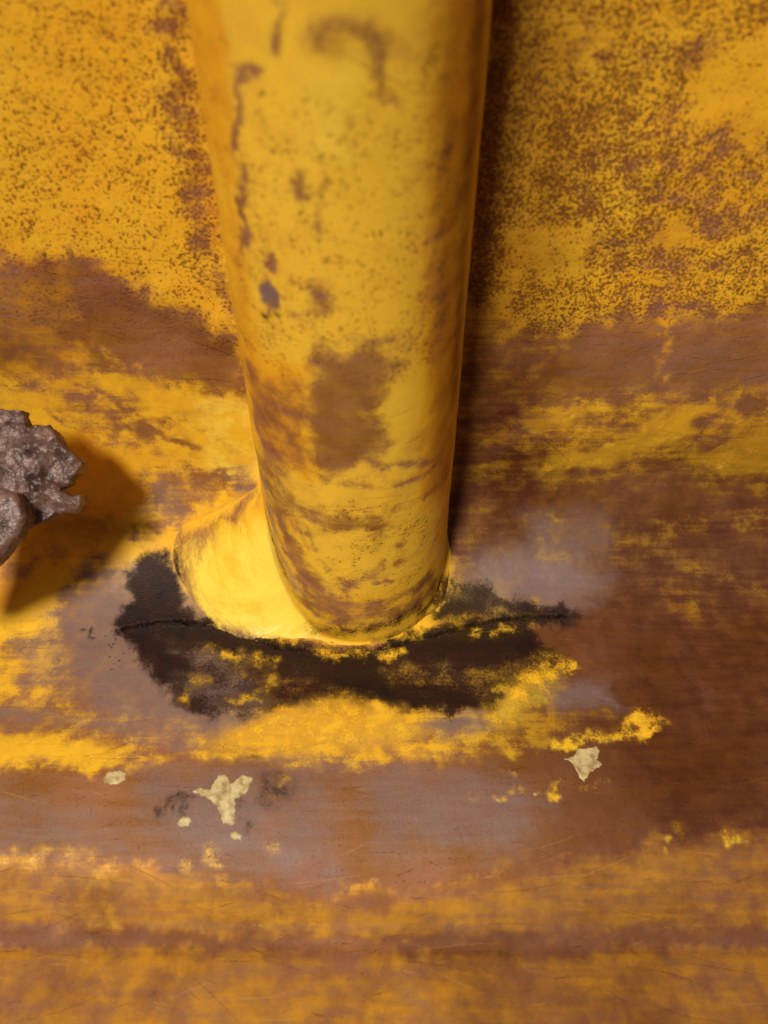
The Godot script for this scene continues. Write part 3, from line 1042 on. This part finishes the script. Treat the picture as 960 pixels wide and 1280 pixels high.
	f.pg(TONE, 1.2, 9.6, [-153.6,376.4,-75.6,377.4,-24.3,387.9,-24.2,393.3,-152.1,392.2])
	f.pg(RED, 0.4, 13.4, [13.2,390.1,178,396.3,157.8,434.7,39.8,434.7])
	f.pg(RED, 0.72, 26.9, [75.3,379.5,180.3,375.4,157.8,434.7,86.2,434.7])  # bottom right corner darkened: light falloff painted in
	f.pg(TONE, -0.4, 8.2, [36,333.2,66.9,309.8,65,321.9,48.1,336])
	f.pg(TONE, -0.4, 8.4, [-52.3,212.3,-33.6,212.3,-30.7,245.6,-50.8,242.4])
	f.pg(RED, 0.8, 50.4, [89.4,257.6,212,232.1,180.8,373.3,116.4,371.2,87.1,358.5,75.2,321.9])  # shade of the lower right, painted over its oil streaks
	f.pg(RED, 0.5, 32.2, [25.6,78.8,48.4,78.8,57.6,148.7,59.3,200.2,33.3,206.1])  # softer painted shade on the wall next to the post
	f.ln(RED, 0.68, 8.5, 12.7, [33.9,96.5,34.8,114.2,34.7,134.9,35.4,159.4,36.2,189])
	f.ln(RED, 0.72, 9.5, 16.8, [34.6,191.7,37.8,232.1,36.8,271.8])
	f.pg(DARK, 1, 6.3, [-74.6,270.7,-68.1,271.8,-63.1,280.2,-57.1,293,-40,298.9,-12.4,307.3,8.8,306.7,27.8,298.9,47.1,294.4,69.1,293.8,57.8,297.4,64.5,308.2,62.9,319,49.6,322.5,41.9,329.1,28.7,331,8.8,328.2,-3.8,325.4,-16.3,327.7,-36,331,-50.8,331.6,-60.1,324.8,-68.7,315.4,-74.1,307.3,-83.2,300.1,-79.8,291.5,-79.8,274.6])
	f.pg(BROWN, 0.8, 8.4, [-69,303.5,51.8,303.5,43.7,330.5,-51,330.5])
	f.pg(DARK, 0.66, 11.0, [-51.1,314.4,-12,316,-6.4,324.8,-31.1,329.9,-51.5,327.7,-60.7,319])
	f.pg(DARK, 0.62, 8.6, [-66.3,303.5,-44.2,308.2,-30.6,311.4,-51.1,314.4])
	f.ln(DARK, 1, 4.7, 4.7, [11.5,305.4,34.6,299.5,55.3,295.3,70.5,293.8])  # oil, with the shadow under the crack's ridge painted in
	f.ln(DARK, 0.98, 10.1, 7.8, [22.7,287.2,30.8,291.5,42,288.6])
	f.ln(DARK, 0.9, 6.0, 6.5, [35.2,284.4,52.8,291.5,71.7,295])
	f.ln(DARK, 0.75, 8.4, 11.2, [63.8,312.9,50,319])
	f.pg(DARK, 0.75, 11.2, [8.8,312.9,40.4,311.4,61.2,312.9,39.2,324.8,13.9,323.4])
	f.ln(RED, 0.9, 8.2, 8.2, [-49.5,324.8,-6.5,321.9,34.2,324.8])
	f.ln(GOLD, 0.5, 2.3, 2.9, [-12.4,308.6,6.2,310.4,14.1,308.2])
	f.ln(GOLD, 0.56, 2.9, 3.5, [40.5,300.4,51.6,299.8])
	f.ln(GOLD, 0.7, 2.4, 2.4, [26.7,290.4,27,290.5])
	f.ln(GOLD, 0.7, 2.4, 2.4, [27.6,289.2,27.9,289.4])
	f.ln(GOLD, 0.38, 2.9, 4.6, [-49.5,308.2,-28,311.7])
	f.ln(GOLD, 0.32, 4.4, 6.1, [-50.4,319,-50.1,319.1])
	f.ln(GOLD, 0.32, 4.5, 6.2, [-38,315.4,-37.7,315.5])
	f.ln(GOLD, 0.32, 4.5, 6.2, [-33.2,311.4,-33,311.5])
	f.ln(GOLD, 0.32, 4.4, 6.1, [-27.2,319,-27,319.1])
	f.ln(GOLD, 0.32, 4.4, 6.0, [-53.3,324.8,-53,325])
	f.ln(GOLD, 0.4, 3.3, 4.9, [-40.2,327.7,-29.2,324.8])
	f.pg(BROWN, 0.55, 10.7, [-50.6,333.2,-6.5,321.9,65.9,316,66.8,341.3,13.6,346.5,-45.9,346.5])
	f.pg(GOLD, 0.38, 13.2, [-43.9,341.3,-35.5,334.6,-23.6,330.5,-6.4,324.2,6.3,329.1,18.8,331.9,21.5,337.3,13.7,341.3,-0.8,342.6,-12.7,344.4,-27,345.2])
	f.pg(GOLD, 0.44, 9.0, [-34.9,340,-25.8,333.2,-6,333.2,-15.2,343.9])
	f.pg(GOLD, 0.6, 11.0, [41.7,331,45,322.5,54.2,316.6,58.2,311.4,66.8,310.4,65.9,316.6,57.6,324.2,49.6,333.2,43.8,334.6])
	f.ln(GOLD, 0.7, 2.8, 4.0, [66.2,314.4,71.9,311.4])
	f.pg(GOLD, 0.85, 3.7, [83.4,337.3,86.4,329.1,89.3,327.7,94.7,331.3,95.9,333.2,86.9,338.1])
	f.ln(GOLD, 0.6, 3.1, 3.7, [59.4,342.6,71.9,340,84.8,336.5])
	f.pg(GREY, 0.9, 6.9, [23.7,331.9,38.7,330.5,41.2,336,28.3,338.7,21.1,336.5])
	f.pg(GREY, 0.8, 8.2, [59.9,321.9,78.4,319,83.9,329.1,61.4,329.1])
	f.ln(RED, 0.6, 3.2, 3.8, [58.7,330.5,78.4,331.9])
	f.ln(BROWN, 0.2, 2.6, 5.2, [47.4,342.6,62,341.3])
	f.pg(GREY, 0.85, 6.4, [-53.8,362.8,-50.4,355,-40.4,351.5,-30.9,352.7,-25.5,360.7,-29.3,371.2,-45.1,369.2])
	f.ln(DARK, 0.45, 10.0, 10.0, [-22.5,355,-22.3,355.2])
	f.ln(DARK, 0.6, 1.8, 1.3, [-30.7,348.2,-30.5,348.3])
	f.ln(DARK, 0.6, 1.8, 1.3, [-29.9,345.2,-29.6,345.3])
	f.ln(DARK, 0.6, 1.8, 1.3, [-21.8,350.2,-21.5,350.3])
	f.ln(DARK, 0.6, 1.8, 1.3, [-24.8,355,-24.6,355.2])
	f.ln(DARK, 0.6, 1.7, 1.2, [-46.4,358.5,-46.2,358.6])
	f.ln(DARK, 0.6, 1.7, 1.2, [-52.4,361.8,-52.1,361.9])
	f.ln(DARK, 0.62, 2.5, 2.0, [-57.5,361.1,-53.1,359.8,-47.6,358])
	f.ln(DARK, 0.58, 3.5, 3.5, [-32.5,359.6,-32.2,359.7])
	f.ln(DARK, 0.58, 3.5, 3.5, [-48.4,360.7,-48.1,360.8])
	f.ln(DARK, 0.58, 3.4, 3.4, [-30.1,366,-29.8,366.1])
	f.ln(GOLD, 0.42, 5.3, 4.3, [-46.9,374.9,-46.7,375])
	f.ln(GOLD, 0.42, 5.3, 4.3, [-38.1,373.7,-37.8,373.8])
	f.ln(GOLD, 0.4, 2.4, 2.4, [-22.6,370.2,-22.4,370.3])
	f.ln(GOLD, 0.4, 2.5, 2.5, [-20.5,351.9,-20.2,352.1])
	f.ln(GOLD, 0.36, 1.0, 1.2, [34.2,358,48.1,357.1,59.7,356.2])
	f.ln(GOLD, 0.3, 1.5, 1.5, [57.7,354.3,74,353.9])
	f.ln(GOLD, 0.35, 2.0, 2.0, [51.6,356.7,51.8,356.8])
	f.ln(GOLD, 0.35, 2.0, 2.0, [46,350.5,46.2,350.6])
	f.pg(BROWN, 0.58, 14.4, [-153.8,375.4,-84.8,374.9,-69,377.4,-53.1,382.6,-24.3,385.8,-4.4,386.9,13.2,390.1,39.7,386.9,55.3,381.6,75.6,375.4,93.8,372.3,116.9,368.1,184.1,362.8,178.9,390.6,57.3,393.3,-30.8,395.5,-152.4,390.1])
	f.pg(BROWN, 0.44, 11.9, [-119.9,378.4,-70.9,380.5,-44.2,385.8,-64,390.1,-119.3,387.9])
	f.pg(BROWN, 0.42, 12.0, [26.5,390.1,53.1,382.6,75.5,377.4,93.5,375.4,92.8,383.7,61.8,387.9])
	f.ln(BROWN, 0.35, 3.3, 3.3, [-3.4,381.1,6.2,382])
	f.ln(BROWN, 0.3, 4.8, 5.3, [91.2,367.1,80.3,373.3])
	f.ln(GOLD, 0.4, 2.4, 2.9, [104.3,369.6,109.2,367.1])
	f.ln(GOLD, 0.35, 1.5, 1.9, [87.5,369.2,89.2,373.3])
	f.ln(BROWN, 0.78, 5.3, 5.7, [-64.1,385.8,-84,383.7])
	f.ln(BROWN, 0.7, 1.4, 1.9, [-75.1,385.4,-66.4,383])
	f.ln(BROWN, 0.8, 3.8, 4.3, [8.8,383.7,35.5,378.4,58.1,371.2])
	f.pg(RED, 0.35, 13.9, [57.8,375.4,184.1,362.8,166.3,418.5,66.1,418.5])
	f.ln(BROWN, 0.95, 6.2, 5.2, [-152,393.3,-74.8,394.7,-30.7,396.7,13.2,397.4,57.1,396.3,114.5,394.7,178.5,393.3])
	f.ln(RED, 0.5, 5.2, 5.2, [13.2,396.7,114.6,393.5,178.6,392.2])
	f.ln(RED, 0.25, 3.8, 4.7, [-118.9,393.5,-8.7,396.7])
	f.pg(BROWN, 0.48, 8.9, [-150.1,399.3,176.4,399.3,157.8,434.7,-132.4,434.7])
	f.ln(BROWN, 0.68, 5.5, 11.4, [-73.7,407.8,-58.6,409.3,-48.2,408.7])
	f.ln(BROWN, 0.68, 5.5, 11.4, [-91.9,410.6,-80.1,407.8])
	f.ln(BROWN, 0.68, 5.6, 11.6, [-21.4,402.2,8.8,403.2])
	f.ln(BROWN, 0.68, 5.5, 11.6, [34.4,406,47.5,403.2])
	f.ln(BROWN, 0.68, 5.5, 11.4, [68.1,407.8,89.5,406.9])
	f.ln(BROWN, 0.68, 5.6, 11.6, [-89.7,404.1,-81.4,403.2])
	f.ln(BROWN, 0.68, 5.4, 11.3, [-1.6,412.4,17.1,413.3])
	f.ln(BROWN, 0.68, 5.4, 11.2, [54.5,414.1,75.6,412.4])
	f.ln(BROWN, 0.36, 5.6, 8.3, [-75,403.2,-57.4,405])
	f.ln(BROWN, 0.36, 5.5, 8.2, [17.3,406,29.7,411.5])
	f.ln(BROWN, 0.36, 5.4, 8.1, [-39.3,411.8,-22.6,411.1])
	f.ln(BROWN, 0.36, 5.5, 8.3, [25.9,405,32.4,404.5])
	f.ln(BROWN, 0.36, 5.4, 8.1, [8.8,414.1,10.9,412.9])

func wear_shade_post(f: Wear) -> void:
	f.pg(TONE, -0.16, 12.6, [-32.6,186.6,21.3,190.7,21.9,119.6,28.1,27.4,-11.5,25.7,-34.6,105.3])
	f.pg(BROWN, 0.16, 16.0, [-63.9,72.7,42.5,95.8,28.9,-1.8,-23.2,-0.6])
	f.pg(BROWN, 0.15, 11.3, [9,192.6,43.5,178.7,62.8,73,17.3,117.5])
	f.pg(BROWN, 0.1, 10.6, [-28.5,188.5,9,192.6,9,169.5,-5.4,124.8,-63,78.4])
	f.pg(TONE, -0.3, 6.3, [-5.3,175.2,4.7,176.6,2.7,160,-6.6,159.8])
	f.pg(TONE, -0.2, 9.1, [4.9,102.8,23,100.7,26.3,51.3,9,75.2])
	f.ln(TONE, 0.5, 7.7, 7.7, [-27.4,184.2,-29.6,134.8,-28.1,86.3])
	f.ln(TONE, 1, 10.0, 12.0, [30,183.1,32.4,150.5,32.4,112,32.9,57.3])  # amber right edge: the post's own shading, painted in
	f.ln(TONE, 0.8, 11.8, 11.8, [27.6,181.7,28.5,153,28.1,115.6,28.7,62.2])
	f.ln(TONE, 0.35, 5.8, 7.7, [-30,180.6,-32.2,132.9,-33.9,91.2])
	f.ln(RED, 0.72, 8.4, 9.5, [33.1,179,32.9,158.1,32.6,132.6,34.4,85.2])  # shaded right side of the post, painted along with its stain
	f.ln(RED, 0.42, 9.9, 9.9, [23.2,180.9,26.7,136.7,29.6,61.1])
	f.pg(BROWN, 0.6, 7.4, [-6.2,182.5,6.2,183.9,11.9,178.5,0.5,177.4])
	f.ln(BROWN, 0.95, 1.5, 1.3, [-9.1,187.1,-9.5,181.7,-10.4,177.1])
	f.ln(BROWN, 0.95, 1.6, 1.3, [-14.5,174.1,-18,172.8,-19.8,168.7,-23.2,158.1])
	f.ln(BROWN, 0.95, 1.8, 1.4, [-22.4,155.1,-21.5,150,-23.2,145.4])
	f.ln(BROWN, 1, 2.8, 1.7, [-23.3,145.4,-22.6,140.8,-24.8,135.6])
	f.ln(BROWN, 0.55, 1.5, 1.9, [-26.1,134.8,-28.7,129.7])
	f.ln(BROWN, 1, 2.0, 1.3, [-16.1,138.3,-16.1,135.1])
	f.pg(GREY, 1, 1.2, [-19.8,130.5,-16.9,132.1,-13.9,128.8,-15,126.4,-18.4,124.8,-20.8,125.3])
	f.pg(BROWN, 1, 1.5, [-19.3,131.6,-16.5,132.1,-13.7,128.3,-16.1,124,-20,123.2])
	f.ln(DARK, 1, 1.2, 1.0, [-21.9,122.6,-20.2,122.1])
	f.ln(DARK, 0.8, 1.0, 1.0, [-17.8,122.6,-16.3,122.6])
	f.ln(DARK, 0.6, 1.0, 1.2, [-18.7,129.4,-15.4,127.5])
	f.pg(BROWN, 0.85, 1.7, [-9.7,157,-7.5,157.9,-5.6,153,-7.5,151.6])
	f.ln(BROWN, 0.52, 0.9, 1.4, [-3,160.8,-4,150.5,-5.1,138.3,-4,135.9])
	f.ln(BROWN, 0.6, 1.9, 2.2, [1.4,163.8,3.2,166])
	f.pg(BROWN, 0.74, 2.4, [4.7,179.5,7.5,178.2,9,173.6,6.4,172.5])
	f.ln(BROWN, 0.6, 1.5, 1.8, [5.4,177.6,7.1,173.9])
	f.ln(BROWN, 0.72, 3.1, 2.8, [8.6,172,12.1,170.3])
	f.pg(BROWN, 0.6, 3.8, [-7.7,133.5,-3.2,134,-3.2,126.1,-8.2,124.5])
	f.ln(BROWN, 0.66, 1.5, 1.9, [-13,125.1,-5.4,125.3])
	f.pg(BROWN, 0.92, 9.8, [-7.3,118.8,-3.6,116.6,1.6,117.7,9.3,118.3,14.7,114.2,9.3,106.6,6.9,98.8,10.6,87.4,6.7,82.8,-1.2,79.8,-9.1,77.9,-12.3,85.5,-10.6,96.6,-11.7,103.6])
	f.pg(BROWN, 0.66, 7.8, [-38.8,95.8,-9.5,106.6,-11.7,77.1,-23.5,70,-32.2,82.2])
	f.pg(TONE, 0.8, 9.0, [-36.4,100.9,-10.2,111,-10.6,77.3,-28.5,74.6])
	f.ln(GREY, 0.55, 2.5, 3.5, [-63.2,73,-40.9,82.8,-36.8,65.1,-33.7,53.2])
	f.ln(BROWN, 0.58, 3.0, 4.8, [20.4,145.4,23.9,134.5])
	f.ln(BROWN, 0.55, 4.4, 6.1, [19.8,134.8,25.4,117.5,25,106.3])
	f.ln(BROWN, 0.74, 6.4, 5.4, [-24.8,62.2,-14.3,60.5,-2.5,59.2,9,57.8])
	f.ln(BROWN, 0.66, 2.5, 3.0, [9,62.7,27.6,60])
	f.ln(BROWN, 0.66, 2.1, 2.3, [6.7,81.4,24.8,73.5])
	f.ln(BROWN, 0.66, 1.9, 2.1, [-8.4,75.2,2.3,74.6,25.2,68.7])
	f.ln(BROWN, 0.85, 8.9, 8.9, [-28.1,66,-24.3,50,-18.4,33.2,-6.6,19.4])
	f.ln(GREY, 0.7, 4.3, 4.8, [-32.4,58.1,-29.4,33.6,-20.6,21.4])
	f.ln(DARK, 0.6, 2.5, 2.8, [-36.6,38.8,-30.4,28.7,-26.5,23.4])
	f.ln(BROWN, 0.7, 7.1, 7.1, [-28,99.3,-28.5,74.6,-25.4,58.9])
	f.ln(BROWN, 0.6, 1.0, 1.5, [-14.7,57,-10.6,41.5,-1,30.6])
	f.ln(BROWN, 0.55, 0.8, 1.3, [-18.7,57.8,-14.5,43.2,-5.8,33.7])
	f.ln(BROWN, 0.9, 7.3, 7.3, [-18.2,17.2,-4.2,13.7,14.7,13.4,29.3,11.8])
	f.ln(BROWN, 0.76, 4.4, 4.4, [-14.7,21.8,-1.4,20.4,14.5,21.9,26.5,19.4])
	f.ln(BROWN, 0.7, 3.1, 3.7, [-3.6,30.3,6.4,37.3,9,42.1])
	f.ln(BROWN, 0.66, 2.1, 1.9, [6.4,31.6,11.5,30.5])
	f.ln(BROWN, 0.7, 2.3, 1.8, [14.1,46.2,14.3,45.9])
	f.ln(BROWN, 0.7, 2.3, 1.8, [18.4,45,18.5,44.5])
	f.ln(BROWN, 0.7, 2.4, 1.8, [12.8,38.6,13,38.1])
	f.ln(DARK, 0.64, 5.2, 5.7, [-16,3.7,-4.3,6.1,9,10,21.1,9.4])
	f.ln(DARK, 0.85, 2.7, 3.0, [21.3,5.6,32.8,2.6,37.7,5.5])
	f.ln(DARK, 0.9, 4.7, 4.7, [6,0.4,18.7,0,30.4,-0.5,38.3,0.4])  # dark line and shadow painted round the right of the foot
	f.ln(DARK, 0.9, 1.4, 1.7, [-22.8,-3.4,-7.1,0.1,11.2,-0.3])
	f.ln(GOLD, 0.6, 2.9, 3.5, [-18.9,-0.9,-4.5,1.3,9,1.3])
	f.ln(BROWN, 0.6, 6.2, 6.8, [-12.5,12.7,6.2,11.9])
	f.pg(BROWN, 0.08, 5.8, [-48.1,24.1,-49,13.6,-45.3,-3.4,-44.2,-14.2,-38.1,-14.7,-30,-6.5,-22.2,-2.6,-16.7,2.2,-29.8,13.7])
	f.pg(TONE, -0.5, 7.0, [-40.5,41.9,-47,-7.8,-44.4,-18,-35.9,-14,-11.7,-1.5,-26.1,13.5])
	f.pg(GOLD, 0.3, 8.8, [-46.2,17,-44.9,-1.6,-42.9,-10.1,-35.2,-8.6,-25.2,-0.3,-36.8,16.2])
	f.ln(BROWN, 0.85, 7.7, 11.9, [-46.8,-14.1,-42.2,-17.1,-34.2,-13,-24.1,-6.8])
	f.ln(DARK, 0.8, 3.0, 4.1, [-45.9,-14.4,-40.5,-16.1,-32.8,-12.1,-24.3,-6.6])
	f.ln(BROWN, 0.75, 4.7, 6.5, [-45.7,-13.3,-49.2,2.8,-50.5,20.2])
	f.pg(SPECK, 0.4, 5.8, [-64.5,165.4,43.5,178.7,29.3,105.5,-34.6,105.3])
	f.pg(SPECK, 0.4, 7.5, [2.5,153.8,25.2,146.5,26.9,112,1.8,125.3])
	f.pg(SPECK, 0.36, 7.6, [-32,179.5,-16.5,185,-24.5,113.7,-63.9,72.7])
	f.pg(SPECK, 0.3, 7.9, [-8.4,75.2,35.3,57.5,29.6,9.1,-11.5,25.7])
	f.ln(SPECK, 0.7, 2.2, 2.2, [19.5,176.6,19.7,176.6])
	f.ln(SPECK, 0.7, 2.2, 2.2, [18.7,175.2,18.7,174.9])
	f.ln(SPECK, 0.7, 2.5, 2.5, [23.3,153.2,23.3,153])
	f.ln(SPECK, 0.7, 2.4, 2.4, [23.2,157.3,23.3,157])
